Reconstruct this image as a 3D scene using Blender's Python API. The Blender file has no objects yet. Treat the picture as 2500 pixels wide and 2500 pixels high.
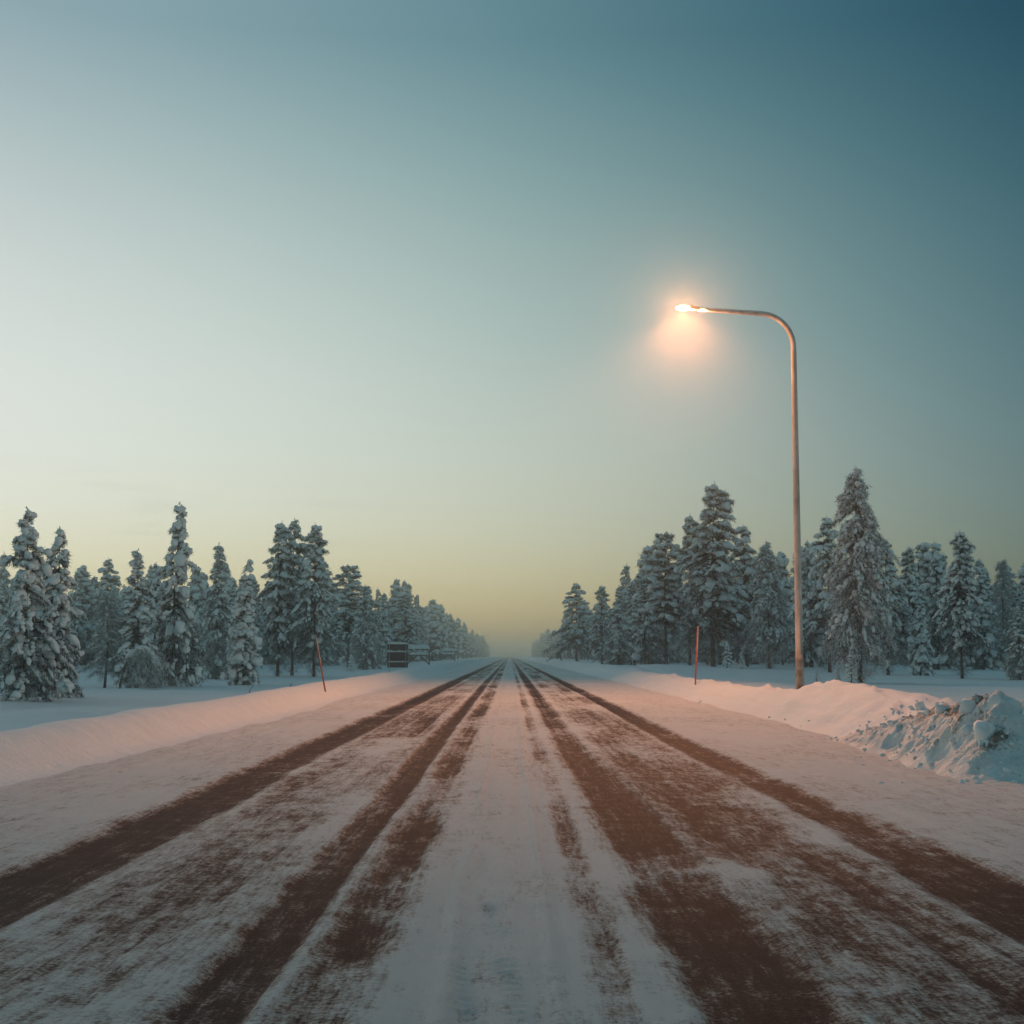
import bpy, bmesh, math, random
import numpy as np
from mathutils import Vector, Matrix

random.seed(7)
S = bpy.context.scene
COL = S.collection
R = math.radians

# ------------------------------------------------------------------ camera
CAM_H, PITCH, YAW = 1.25, R(5.608), R(-0.083)
cam = bpy.data.cameras.new('camera'); cam_o = bpy.data.objects.new('camera', cam); COL.objects.link(cam_o)
cam.sensor_width = 56; cam.lens = 80; cam.clip_start = 0.1; cam.clip_end = 12000
cam_o.location = (0, 0, CAM_H); cam_o.rotation_euler = (math.pi / 2 + PITCH, 0, YAW)
S.camera = cam_o

# ------------------------------------------------------------------ sky and sun
SUN_AZ, SUN_EL = -50.0, 5.0
w = bpy.data.worlds.new('World'); S.world = w; w.use_nodes = True
wn, wl = w.node_tree.nodes, w.node_tree.links
bg = wn['Background']; bg.inputs[1].default_value = 0.1
sky = wn.new('ShaderNodeTexSky'); sky.sky_type = 'NISHITA'; sky.sun_disc = False
sky.sun_elevation = R(SUN_EL); sky.sun_rotation = R(SUN_AZ)
sky.air_density = 1; sky.dust_density = 0.3; sky.ozone_density = 1


def wmath(op, a, b=None, c=None):
    n = wn.new('ShaderNodeMath'); n.operation = op
    for i, v in enumerate((a, b, c)):
        if v is None: continue
        if isinstance(v, (int, float)): n.inputs[i].default_value = v
        else: wl.new(v, n.inputs[i])
    return n.outputs[0]


# twilight tint of the whole dome: brighter and warmer towards the hidden sun, teal away from it
tc = wn.new('ShaderNodeTexCoord')
dot = wn.new('ShaderNodeVectorMath'); dot.operation = 'DOT_PRODUCT'
wl.new(tc.outputs['Generated'], dot.inputs[0])
dot.inputs[1].default_value = (math.sin(R(SUN_AZ)), math.cos(R(SUN_AZ)), 0)
sp = wn.new('ShaderNodeSeparateXYZ'); wl.new(tc.outputs['Generated'], sp.inputs[0])
cs = wmath('SMOOTH_MAX', dot.outputs['Value'], wmath('MULTIPLY_ADD', dot.outputs['Value'], -0.24, 0.29), 0.08)   # falls off from the sun, raised again opposite as added fill on snow and trees
zz = wmath('SMOOTH_MIN', wmath('MAXIMUM', sp.outputs[2], 0.0), 0.45, 0.1)
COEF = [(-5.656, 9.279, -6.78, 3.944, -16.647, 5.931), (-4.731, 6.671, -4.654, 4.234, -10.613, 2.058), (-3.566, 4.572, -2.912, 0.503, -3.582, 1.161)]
ZEN = (7.5, 4.7, 3.1)                # extra dome gain above the frame, added to brighten and warm the snow
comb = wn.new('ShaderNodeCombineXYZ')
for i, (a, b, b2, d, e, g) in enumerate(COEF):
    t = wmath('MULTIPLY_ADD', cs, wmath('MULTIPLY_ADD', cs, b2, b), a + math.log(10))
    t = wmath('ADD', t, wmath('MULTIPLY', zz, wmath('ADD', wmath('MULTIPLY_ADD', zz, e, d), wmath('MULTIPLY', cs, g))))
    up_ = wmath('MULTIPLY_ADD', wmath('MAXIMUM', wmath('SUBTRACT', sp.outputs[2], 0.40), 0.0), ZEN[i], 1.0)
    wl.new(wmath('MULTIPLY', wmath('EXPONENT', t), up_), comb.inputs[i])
# a few thin grey cloud streaks low over the horizon
mpc = wn.new('ShaderNodeMapping'); mpc.inputs['Scale'].default_value = (5, 5, 42); wl.new(tc.outputs['Generated'], mpc.inputs['Vector'])
ncl = wn.new('ShaderNodeTexNoise'); ncl.inputs['Scale'].default_value = 1.0; ncl.inputs['Detail'].default_value = 5; ncl.inputs['Roughness'].default_value = 0.5; wl.new(mpc.outputs[0], ncl.inputs['Vector'])
low_ = wmath('MULTIPLY', wmath('GREATER_THAN', sp.outputs[2], 0.0), wmath('EXPONENT', wmath('MULTIPLY', wmath('POWER', wmath('MULTIPLY', wmath('SUBTRACT', sp.outputs[2], 0.075), 22.0), 2.0), -1.0)))
sunw = wmath('MULTIPLY', wmath('MINIMUM', wmath('MAXIMUM', wmath('SUBTRACT', dot.outputs['Value'], 0.68), 0.0), 0.12), 8.0)
clo = wmath('MULTIPLY', wmath('MULTIPLY', low_, sunw), wmath('MULTIPLY', wmath('MAXIMUM', wmath('SUBTRACT', ncl.outputs['Fac'], 0.56), 0.0), 1.6))
shade = wmath('SUBTRACT', 1.0, wmath('MINIMUM', clo, 0.25))
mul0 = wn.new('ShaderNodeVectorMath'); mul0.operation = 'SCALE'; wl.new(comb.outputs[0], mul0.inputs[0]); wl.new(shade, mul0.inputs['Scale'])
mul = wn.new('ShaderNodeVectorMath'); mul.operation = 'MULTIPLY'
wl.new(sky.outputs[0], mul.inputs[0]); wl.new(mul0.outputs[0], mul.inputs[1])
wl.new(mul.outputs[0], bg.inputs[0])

sun = bpy.data.lights.new('sun', 'SUN'); sun_o = bpy.data.objects.new('sun', sun); COL.objects.link(sun_o)
sun.energy = 0.06; sun.angle = R(12); sun.color = (1, 0.8, 0.6)
sun_o.rotation_euler = (R(90 - SUN_EL), 0, R(180 - SUN_AZ))
sun_o.location = (-60, 40, 30)

S.view_settings.view_transform = 'Standard'; S.view_settings.look = 'None'
S.view_settings.exposure = 0.0; S.view_settings.gamma = 1.0
S.cycles.use_denoising = True
S.cycles.max_bounces = 5; S.cycles.diffuse_bounces = 3; S.cycles.volume_bounces = 1; S.cycles.glossy_bounces = 2
S.cycles.sample_clamp_indirect = 3; S.cycles.sample_clamp_direct = 20


# ------------------------------------------------------------------ helpers
def tag(o, label=None, cat=None, group=None, kind=None):
    if label: o['label'] = label
    if cat: o['category'] = cat
    if group: o['group'] = group
    if kind: o['kind'] = kind
    return o


def link(o, parent=None):
    COL.objects.link(o)
    if parent is not None: o.parent = parent
    return o


def empty(name, loc=(0, 0, 0)):
    o = bpy.data.objects.new(name, None); o.empty_display_size = 0.2; o.location = loc
    return link(o)


def np_mesh(name, V, F, mats, smooth=True, attrs=None, fmat=None):
    """F is an (n,3) or (n,4) array."""
    V = np.asarray(V, np.float32); F = np.asarray(F, np.int32)
    me = bpy.data.meshes.new(name)
    n, k = F.shape
    me.vertices.add(len(V)); me.vertices.foreach_set('co', V.ravel())
    me.loops.add(n * k); me.loops.foreach_set('vertex_index', F.ravel())
    me.polygons.add(n); me.polygons.foreach_set('loop_start', np.arange(0, n * k, k, dtype=np.int32))
    me.polygons.foreach_set('loop_total', np.full(n, k, np.int32))
    me.polygons.foreach_set('use_smooth', np.full(n, smooth, bool))
    for m in (mats if isinstance(mats, (list, tuple)) else [mats]): me.materials.append(m)
    if fmat is not None: me.polygons.foreach_set('material_index', np.asarray(fmat, np.int32))
    for an, av in (attrs or {}).items():
        at = me.attributes.new(an, 'FLOAT', 'POINT'); at.data.foreach_set('value', np.asarray(av, np.float32).ravel())
    me.update(calc_edges=True)
    return me


def bm_obj(name, bm, mat, parent=None, smooth=False, bevel=0):
    me = bpy.data.meshes.new(name)
    bmesh.ops.recalc_face_normals(bm, faces=bm.faces)
    bm.to_mesh(me); bm.free(); me.materials.append(mat)
    if smooth:
        for p in me.polygons: p.use_smooth = True
    o = bpy.data.objects.new(name, me)
    return link(o, parent)


def bm_box(bm, c, s, rot=None):
    m = Matrix.Translation(c) @ (rot.to_4x4() if rot is not None else Matrix()) @ Matrix.Diagonal((s[0], s[1], s[2], 1))
    return bmesh.ops.create_cube(bm, size=1, matrix=m)['verts']


def tube(path, radii, seg=12, cap=True):
    """verts, quads of a tube along a polyline"""
    P = np.asarray(path, float); n = len(P)
    T = np.gradient(P, axis=0); T /= np.linalg.norm(T, axis=1)[:, None]
    ref = np.array([0.0, 1.0, 0.0]) if abs(T[0][1]) < 0.9 else np.array([1.0, 0, 0])
    V = []; F = []
    for i in range(n):
        a = np.cross(T[i], ref); a /= np.linalg.norm(a); b = np.cross(T[i], a)
        for k in range(seg):
            th = 2 * math.pi * k / seg
            V.append(P[i] + radii[i] * (math.cos(th) * a + math.sin(th) * b))
    for i in range(n - 1):
        for k in range(seg):
            F.append((i * seg + k, i * seg + (k + 1) % seg, (i + 1) * seg + (k + 1) % seg, (i + 1) * seg + k))
    if cap:
        for i, ring in ((0, 0), (n - 1, (n - 1) * seg)):
            V.append(P[i]); c = len(V) - 1
            for k in range(seg): F.append((ring + k, ring + (k + 1) % seg, c, c))
    return V, F


def mesh_obj(name, V, F, mat, parent=None, smooth=True):
    me = bpy.data.meshes.new(name)
    me.from_pydata([tuple(v) for v in V], [], [tuple(dict.fromkeys(f)) for f in F])
    me.materials.append(mat)
    for p in me.polygons: p.use_smooth = smooth
    me.update()
    o = bpy.data.objects.new(name, me)
    return link(o, parent)


# numpy value noise -------------------------------------------------
_rng = np.random.RandomState(3)
_TAB = _rng.rand(256, 256)


def vnoise(x, y, ox=0, oy=0):
    x = np.asarray(x, float) + ox * 17.31 + 1000; y = np.asarray(y, float) + oy * 11.7 + 1000
    xi = np.floor(x).astype(int); yi = np.floor(y).astype(int); fx = x - xi; fy = y - yi
    fx = fx * fx * fx * (fx * (fx * 6 - 15) + 10); fy = fy * fy * fy * (fy * (fy * 6 - 15) + 10)
    g = lambda a, b: _TAB[a & 255, b & 255]
    return (g(xi, yi) * (1 - fx) + g(xi + 1, yi) * fx) * (1 - fy) + (g(xi, yi + 1) * (1 - fx) + g(xi + 1, yi + 1) * fx) * fy - 0.5


def fbm(x, y, oct=4, seed=0, gain=0.5):
    x = np.asarray(x, float) + 0 * y; y = np.asarray(y, float) + 0 * x; x, y = 0.88 * x - 0.47 * y, 0.47 * x + 0.88 * y
    v = 0; a = 1.0; f = 1.0
    for o in range(oct):
        v = v + a * vnoise(x * f, y * f, seed + o * 3.3, seed * 1.7 + o); a *= gain; f *= 2.03
        x, y = 0.80 * x - 0.60 * y, 0.60 * x + 0.80 * y
    return v


def sstep(a, b, x):
    t = np.clip((np.asarray(x, float) - a) / (b - a), 0, 1)
    return t * t * (3 - 2 * t)


# ------------------------------------------------------------------ materials
def new_mat(name):
    m = bpy.data.materials.new(name); m.use_nodes = True
    nt = m.node_tree; return m, nt.nodes, nt.links, nt.nodes['Principled BSDF']


def nnode(nodes, typ, **kw):
    n = nodes.new(typ)
    for k, v in kw.items(): setattr(n, k, v)
    return n


def noise(nodes, links, coord, scale, detail=4, rough=0.55, stretch=None):
    n = nodes.new('ShaderNodeTexNoise'); n.inputs['Scale'].default_value = scale
    n.inputs['Detail'].default_value = detail; n.inputs['Roughness'].default_value = rough
    if stretch:
        mp = nodes.new('ShaderNodeMapping'); mp.inputs['Scale'].default_value = stretch
        links.new(coord, mp.inputs['Vector']); coord = mp.outputs[0]
    links.new(coord, n.inputs['Vector'])
    return n.outputs['Fac']


def ramp(nodes, links, fac, stops):
    r = nodes.new('ShaderNodeValToRGB'); e = r.color_ramp.elements
    while len(e) < len(stops): e.new(0.5)
    for el, (p, c) in zip(e, stops):
        el.position = p; el.color = (c[0], c[1], c[2], 1)
    links.new(fac, r.inputs[0]); return r.outputs[0]


def mixc(nodes, links, fac, a, b):
    m = nodes.new('ShaderNodeMix'); m.data_type = 'RGBA'
    for idx, v in ((0, fac), (6, a), (7, b)):
        if isinstance(v, (int, float)): m.inputs[idx].default_value = v
        elif isinstance(v, tuple): m.inputs[idx].default_value = (*v, 1)
        else: links.new(v, m.inputs[idx])
    return m.outputs[2]


def mth(nodes, links, op, a, b=None, c=None, clamp=False):
    n = nodes.new('ShaderNodeMath'); n.operation = op; n.use_clamp = clamp
    for i, v in enumerate((a, b, c)):
        if v is None: continue
        if isinstance(v, (int, float)): n.inputs[i].default_value = v
        else: links.new(v, n.inputs[i])
    return n.outputs[0]


def bump(nodes, links, h, strength, dist, bsdf):
    b = nodes.new('ShaderNodeBump'); b.inputs['Strength'].default_value = strength; b.inputs['Distance'].default_value = dist
    links.new(h, b.inputs['Height']); links.new(b.outputs[0], bsdf.inputs['Normal'])


SNOW = (0.78, 0.81, 0.83)


def mat_snow(name, bscale=(3, 14, 60), bdist=0.03, dirt=False):
    m, n, l, p = new_mat(name)
    tcn = n.new('ShaderNodeTexCoord'); co = tcn.outputs['Object']
    a = noise(n, l, co, bscale[0], 5, 0.6); b = noise(n, l, co, bscale[1], 4, 0.6); c = noise(n, l, co, bscale[2], 3, 0.7)
    h = mth(n, l, 'MULTIPLY_ADD', b, 0.35, a); h = mth(n, l, 'MULTIPLY_ADD', c, 0.15, h)
    bump(n, l, h, 0.7, bdist, p)
    col = ramp(n, l, a, [(0.3, (0.80, 0.825, 0.815)), (0.7, (0.87, 0.89, 0.88))])
    if dirt:
        at = nnode(n, 'ShaderNodeAttribute', attribute_name='dirt')
        col = mixc(n, l, mth(n, l, 'MULTIPLY_ADD', noise(n, l, co, 3.5, 6, 0.7), 1.4, -0.35, clamp=True), col, (0.50, 0.465, 0.42))
        d = noise(n, l, co, 22, 5, 0.7)
        f = mth(n, l, 'ADD', at.outputs['Fac'], mth(n, l, 'MULTIPLY_ADD', d, 1.6, -0.8))
        f = mth(n, l, 'MULTIPLY_ADD', f, 2.2, -0.9, clamp=True)
        col = mixc(n, l, f, col, (0.20, 0.15, 0.11))
    l.new(col, p.inputs['Base Color']); p.inputs['Roughness'].default_value = 0.75
    p.inputs['Specular IOR Level'].default_value = 0.25
    return m


M_FIELD = mat_snow('field_snow', (0.8, 6, 40), 0.06)
M_BANK = mat_snow('bank_snow', (2.4, 11, 45), 0.05)
M_PILE = mat_snow('ploughed_snow', (4, 16, 60), 0.05, dirt=True)
M_LOAD = mat_snow('tree_snow', (2.5, 9, 30), 0.08)


def mat_road():
    m, n, l, p = new_mat('snowy_asphalt')
    tcn = n.new('ShaderNodeTexCoord'); co = tcn.outputs['Object']
    at = nnode(n, 'ShaderNodeAttribute', attribute_name='bare').outputs['Fac']
    n1 = noise(n, l, co, 5.5, 9, 0.68)                                # patches
    n2 = noise(n, l, co, 40, 8, 0.78)                                 # crumbs
    n3 = noise(n, l, co, 13, 8, 0.62, stretch=(1, 0.13, 1))          # streaks along the road
    n5 = noise(n, l, co, 42, 6, 0.65, stretch=(1, 0.09, 1))           # fine scratches along the road
    n4 = noise(n, l, co, 3.0, 7, 0.65, stretch=(0.7, 1.0, 1))        # snow blown across
    v = mth(n, l, 'MULTIPLY_ADD', at, 0.66, 0.15)
    for nn_, k_ in ((n1, 0.70), (n2, 1.35), (n3, 0.70), (n5, 0.70), (n4, 0.30)):
        v = mth(n, l, 'ADD', v, mth(n, l, 'MULTIPLY_ADD', nn_, k_, -0.5 * k_))
    col = ramp(n, l, v, [(0.15, (0.87, 0.85, 0.81)), (0.33, (0.66, 0.615, 0.57)), (0.45, (0.42, 0.345, 0.30)), (0.56, (0.19, 0.125, 0.098)), (0.67, (0.066, 0.038, 0.030)), (0.90, (0.032, 0.019, 0.016))])
    grit = noise(n, l, co, 95, 4, 0.75)
    col2 = mixc(n, l, mth(n, l, 'MULTIPLY_ADD', grit, 9.0, -5.2, clamp=True), col, (0.50, 0.48, 0.46))
    fac = mth(n, l, 'MULTIPLY', mth(n, l, 'MULTIPLY_ADD', v, 3.0, -1.4, clamp=True), 0.7)
    col = mixc(n, l, fac, col, col2)
    l.new(col, p.inputs['Base Color']); p.inputs['Roughness'].default_value = 0.8
    p.inputs['Specular IOR Level'].default_value = 0.2
    h = mth(n, l, 'MULTIPLY', v, -1.0); fine = noise(n, l, co, 90, 4, 0.7)
    h = mth(n, l, 'MULTIPLY_ADD', fine, 0.45, h)
    h = mth(n, l, 'MULTIPLY_ADD', noise(n, l, co, 16, 6, 0.65), 1.1, h)
    bump(n, l, h, 0.8, 0.022, p)
    return m


M_ROAD = mat_road()


def mat_bark():
    m, n, l, p = new_mat('frosted_bark')
    co = n.new('ShaderNodeTexCoord').outputs['Object']
    a = noise(n, l, co, 6, 5, 0.7, stretch=(1, 1, 0.35)); b = noise(n, l, co, 30, 4, 0.7)
    f = mth(n, l, 'MULTIPLY_ADD', a, 3.2, -1.45, clamp=True)
    c1 = mixc(n, l, b, (0.03, 0.022, 0.017), (0.11, 0.08, 0.06))
    l.new(mixc(n, l, f, c1, (0.48, 0.50, 0.52)), p.inputs['Base Color']); p.inputs['Roughness'].default_value = 0.9
    bump(n, l, b, 0.6, 0.02, p)
    return m


def mat_needles():
    m, n, l, p = new_mat('frosted_needles')
    at = nnode(n, 'ShaderNodeAttribute', attribute_name='frost').outputs['Fac']
    col = ramp(n, l, at, [(0.0, (0.018, 0.020, 0.013)), (0.35, (0.065, 0.062, 0.05)), (0.6, (0.40, 0.42, 0.42)), (1.0, (0.78, 0.82, 0.82))])
    l.new(col, p.inputs['Base Color']); p.inputs['Roughness'].default_value = 0.85
    p.inputs['Specular IOR Level'].default_value = 0.1
    return m


M_BARK, M_NEEDLE = mat_bark(), mat_needles()


def mat_plain(name, colA, colB, scale=8, rough=0.6, metallic=0, bdist=0.003, spec=0.4, stretch=None):
    m, n, l, p = new_mat(name)
    co = n.new('ShaderNodeTexCoord').outputs['Object']
    a = noise(n, l, co, scale, 5, 0.65, stretch)
    f = mth(n, l, 'MULTIPLY_ADD', a, 3.0, -1.0, clamp=True)
    l.new(mixc(n, l, f, colA, colB), p.inputs['Base Color'])
    p.inputs['Roughness'].default_value = rough; p.inputs['Metallic'].default_value = metallic
    p.inputs['Specular IOR Level'].default_value = spec
    bump(n, l, a, 0.4, bdist, p)
    return m


# ------------------------------------------------------------------ the ground
def bank_l_h(y):                         # crest height of the left bank
    return np.interp(y, [-40, 5, 15, 42, 60, 100, 160, 400, 3000], [0.40, 0.40, 0.42, 0.45, 0.48, 0.60, 0.68, 0.72, 0.72])


def bank_r_h(y):                         # crest height of the right bank
    return np.interp(y, [17.5, 19.5, 21.5, 25, 28, 31, 33, 40, 60, 100, 160, 400, 3000], [0.30, 0.42, 0.54, 0.69, 0.69, 0.58, 0.46, 0.40, 0.42, 0.60, 0.68, 0.72, 0.72])


def field_z(x, y):
    x = np.asarray(x, float); y = np.asarray(y, float)
    z = np.where(x < 0, -0.06 + 0.36 * sstep(70, 150, y), 0.34 * sstep(66, 112, y))
    z = z + 0.16 * fbm(x * 0.13, y * 0.09, 3, 2) * sstep(7, 11, np.abs(x)) + 0.10 * fbm(x * 0.6, y * 0.45, 4, 5) * sstep(6, 9, np.abs(x))
    z = z + 0.13 * np.exp(-((y - 30.5) / 3.0) ** 2) * sstep(-8, -10, x)                       # old drift beyond the left bank
    z = z + 0.22 * np.exp(-(((y - 108) / 16) ** 2 + ((x - 11) / 4) ** 2))
    inner = (sstep(-8.2, -7.2, x)) * (1 - sstep(8.6, 9.6, x))
    return z * (1 - inner) + (-0.14) * inner


def grid(name, xs, ys, zf, mat, attr=None):
    X, Y = np.meshgrid(xs, ys)
    Z = zf(X, Y)
    nx, ny = len(xs), len(ys)
    i = np.arange(ny - 1)[:, None] * nx + np.arange(nx - 1)[None, :]
    F = np.stack([i, i + 1, i + nx + 1, i + nx], -1).reshape(-1, 4)
    V = np.stack([X, Y, Z], -1).reshape(-1, 3)
    me = np_mesh(name, V, F, mat, True, {k: f(X, Y) for k, f in (attr or {}).items()})
    return link(bpy.data.objects.new(name, me))


def yrows(y0, ymin_step, ymax, k=1900.0, start=-40):
    ys = list(np.arange(start, y0, 1.0)); y = y0
    while y < ymax:
        ys.append(y); y += max(ymin_step, y * y / k)
    ys.append(ymax)
    return np.array(ys)


def spread(a, b, s0, g):
    v = [a]; s = s0
    while v[-1] < b: v.append(v[-1] + s); s *= g
    v[-1] = b
    return v


xs_pos = spread(9.8, 3500, 0.35, 1.06); xs_neg = [-v for v in spread(8.4, 3500, 0.35, 1.06)][::-1]
xs_f = np.array(xs_neg + list(np.linspace(-8.3, 9.7, 31)) + xs_pos)
ys_f = np.array(list(np.arange(-60, 14, 4.0)) + spread(14, 3500, 0.35, 1.012))
ground = tag(grid('snow_ground', xs_f, ys_f, field_z, M_FIELD), kind='structure')


def bank_left_z(x, y):
    h = bank_l_h(y) * (1 + 0.12 * fbm(y * 0.11, x * 0 + 3, 2, 1)) + 0.02 * fbm(x * 0.9, y * 0.25, 3, 9)
    xx = -x + 0.10 * fbm(y * 0.10, x * 0, 2, 4)
    up = 0.18 * sstep(4.2, 5.2, xx) + 0.82 * sstep(4.70, 5.55, xx)
    back = sstep(5.58, 7.2, xx)
    fz = field_z(np.full_like(x, -8.4), y)
    z = h * up * (1 - back) + (fz - 0.03) * back - 0.035 * (1 - sstep(4.0, 4.5, xx)) - 0.10 * sstep(7.6, 8.4, xx)
    z = z + 0.014 * fbm(x * 3.1, y * 1.1, 3, 12) * up + 0.05 * np.maximum(fbm(x * 0.5, y * 0.6, 2, 15), 0) * up * (1 - back)
    return z


def bank_right_z(x, y):
    h = bank_r_h(y) * (1 + 0.10 * fbm(y * 0.21, x * 0 + 7, 2, 6)) + 0.03 * fbm(x * 0.9, y * 0.5, 3, 19)
    xx = x + 0.22 * fbm(y * 0.22, x * 0, 3, 14)
    up = sstep(4.75, 6.3, xx)
    back = sstep(6.2, 8.6, xx)
    fz = field_z(np.full_like(x, 10.0), y)
    z = h * up * (1 - back) + (fz - 0.03) * back - 0.035 * (1 - sstep(4.6, 5.1, xx)) - 0.10 * sstep(8.7, 9.8, xx)
    rough = sstep(4.9, 5.5, xx) * (1 - sstep(6.5, 8, xx))
    z = z + rough * (0.17 * np.maximum(fbm(x * 2.6, y * 2.2, 4, 22), 0) + 0.07 * np.abs(fbm(x * 6, y * 5, 3, 24)) - 0.07 * np.maximum(fbm(x * 1.9, y * 1.6, 3, 31) - 0.18, 0) * 2)
    return z


ys_b = yrows(8, 0.07, 3000, 1500)
tag(grid('snow_bank_left', np.linspace(-8.4, -4.0, 76), ys_b, bank_left_z, M_BANK), kind='structure')
ys_r = ys_b[ys_b > 17.0]
tag(grid('snow_bank_right', np.linspace(4.55, 9.8, 96), ys_r, bank_right_z, M_BANK), kind='structure')

# ------------------------------------------------------------------ the road
def bare(x, y):
    wob = 0.05 * fbm(y * 0.13, x * 0, 2, 40) + 0.035 * fbm(y * 1.1, x * 0.3, 2, 41)
    xx = x + wob

    def band(a, b, soft=0.12):
        return sstep(a - soft, a + soft, xx) * (1 - sstep(b - soft, b + soft, xx))
    near = 1 - sstep(9, 26, y)
    v = np.zeros_like(x) + 0.05
    v = np.maximum(v, 0.88 * band(-2.88, -2.28, 0.12))
    v = np.maximum(v, 0.84 * band(-1.22, -0.90, 0.08))
    v = np.maximum(v, 0.80 * band(-0.84, -0.48, 0.09) * (0.78 + 0.9 * fbm(x * 1.8, y * 0.30, 4, 44, 0.6)))
    v = np.maximum(v, 0.90 * band(0.62, 1.02, 0.11))
    v = np.maximum(v, 0.95 * band(0.66, 1.16, 0.14) * near)
    v = np.maximum(v, 0.66 * band(0.30, 0.46, 0.06) * (0.75 + 0.8 * fbm(x, y * 0.3, 3, 47)))
    v = np.maximum(v, 0.92 * band(2.22, 2.66, 0.10))
    v = np.maximum(v, 0.95 * band(2.2, 2.8, 0.12) * (1 - sstep(8, 14, y)))
    lane = band(-2.3, -1.3, 0.25)
    v = np.maximum(v, lane * (0.42 + 0.40 * fbm(x * 2.4, y * 0.14, 3, 50) + 0.25 * fbm(x * 1.4, y * 0.22, 4, 52, 0.6)))
    lane = band(1.15, 2.2, 0.25)
    v = np.maximum(v, lane * (0.50 + 0.10 * near + 0.45 * fbm(x * 2.2, y * 0.12, 3, 55) + 0.30 * fbm(x * 1.4, y * 0.22, 4, 57, 0.6)))
    v = v - 0.55 * np.maximum(fbm(x * 1.1, y * 0.40, 5, 60, 0.6), 0)                             # snow drifted over the tracks
    # a splash of blown snow across the right hand track
    sp_ = np.exp(-(((x - 1.15) / 0.34) ** 2 + ((y - 8.3) / 0.9) ** 2)) * (0.55 + 1.3 * np.abs(fbm(x * 4, y * 1.6, 4, 63)))
    v = v - 0.20 * sp_
    v = v + 0.26 * fbm(x * 13, y * 0.03, 3, 68, 0.6) * sstep(0.12, 0.4, v)                          # hair-fine tyre streaks
    v = v * (1 - 0.30 * sstep(60, 260, y))
    edge = np.minimum(sstep(-4.6, -3.2, x), 1 - sstep(3.1, 4.6, x))
    return v * sstep(0.0, 0.5, edge) + 0.06 * fbm(x * 1.5, y * 0.4, 3, 66)


def road_z(x, y):
    b = np.clip(bare(x, y), 0, 1)
    z = 0.028 * (1 - sstep(0.2, 0.8, b))
    z = z + 0.018 * fbm(x * 7.0, y * 0.22, 3, 70) * (1 - b) + 0.008 * fbm(x * 5, y * 3.0, 4, 72) * (1 - b)
    c = sstep(-0.5, -0.3, x) * (1 - sstep(0.15, 0.4, x))
    z = z + 0.022 * c * np.exp(-((x + 0.24 + 0.02 * np.sin(y)) / 0.035) ** 2) * (0.6 + fbm(x, y * 0.5, 2, 79)) + 0.018 * c * np.exp(-((x - 0.17) / 0.03) ** 2)
    # tyre prints pressed into the centre strip
    for cx, w_, y0, y1 in ((0.02, 0.060, 4.3, 9.5), (-0.17, 0.045, 4.3, 7.0)):
        xc = x - (cx - 0.055 * (y - 5.5) + 0.012 * np.sin(y * 1.7))
        m = np.exp(-(xc / w_) ** 4) * sstep(y0, y0 + .3, y) * (1 - sstep(y1 - 0.8, y1, y))
        z = z + m * np.clip(0.55 + 1.6 * fbm(x * 3, y * 1.8, 3, 74), 0, 1) * (-0.006 + 0.007 * np.sin(y * 62 + np.abs(xc) * 60 + 3 * fbm(x * 4, y * 2, 2, 73)))
    # shoulders carry loose crumbs
    sh = sstep(2.9, 3.6, np.abs(x))
    z = z + sh * (0.012 * np.maximum(fbm(x * 5, y * 4, 4, 75), 0) * (x > 0) + 0.010 * fbm(x * 1.2, y * 0.6, 3, 76))
    return z


xs_road = np.concatenate([np.arange(-4.75, -1.6, 0.042), np.arange(-1.6, 1.6, 0.022), np.arange(1.6, 5.25, 0.042)])
ys_road = yrows(4.2, 0.022, 3000, 2600)
road = tag(grid('road', xs_road, ys_road, road_z, M_ROAD, {'bare': bare}), kind='structure')

# forecourt of the side road on the right, in front of the ploughed heap
side_xs = np.linspace(4.8, 14, 110); side_ys = np.linspace(2, 18.5, 150)
tag(grid('side_road', side_xs, side_ys, lambda x, y: -0.012 + 0.02 * fbm(x * 1.5, y * 1.2, 4, 80) + 0.02 * np.maximum(fbm(x * 4, y * 4, 3, 81), 0) - 0.16 * sstep(12.5, 13.8, x), M_PILE,
         {'dirt': lambda x, y: 0.05 + 0.75 * np.exp(-((y - 13.55 - 0.12 * (x - 5)) / 0.16) ** 2) * sstep(4.8, 5.0, x)}), kind='structure')

# ------------------------------------------------------------------ ploughed heap
def pile_z(x, y):
    xx = x + 0.25 * fbm(y * 0.8, x * 0.2, 3, 90); yy = y + 0.45 * fbm(x * 0.9, y * 0.2, 3, 91)
    env = sstep(4.35, 5.35, xx) * sstep(14.05, 15.6, yy) * (1 - sstep(18.2, 22.6, yy)) * (1 - sstep(7.5, 9.3, xx))
    top = 0.62 + 0.22 * fbm(x * 1.3, y * 1.0, 3, 93) + 0.22 * np.exp(-(((x - 5.35) / 0.35) ** 2 + ((y - 16.0) / 0.6) ** 2)) \
        - 0.18 * np.exp(-(((x - 5.75) / 0.22) ** 2 + ((y - 16.0) / 0.8) ** 2)) + 0.12 * np.exp(-(((x - 6.15) / 0.3) ** 2 + ((y - 16.3) / 0.6) ** 2))
    z = env * top
    rid = 0.5 - np.abs(fbm(x * 2.8, y * 2.8, 4, 95))
    z = z + sstep(0.03, 0.3, env) * (0.17 * (rid - 0.3) + 0.09 * np.abs(fbm(x * 7, y * 7, 3, 97)))
    return z - 0.06 * (1 - sstep(0.0, 0.06, env))


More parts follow.
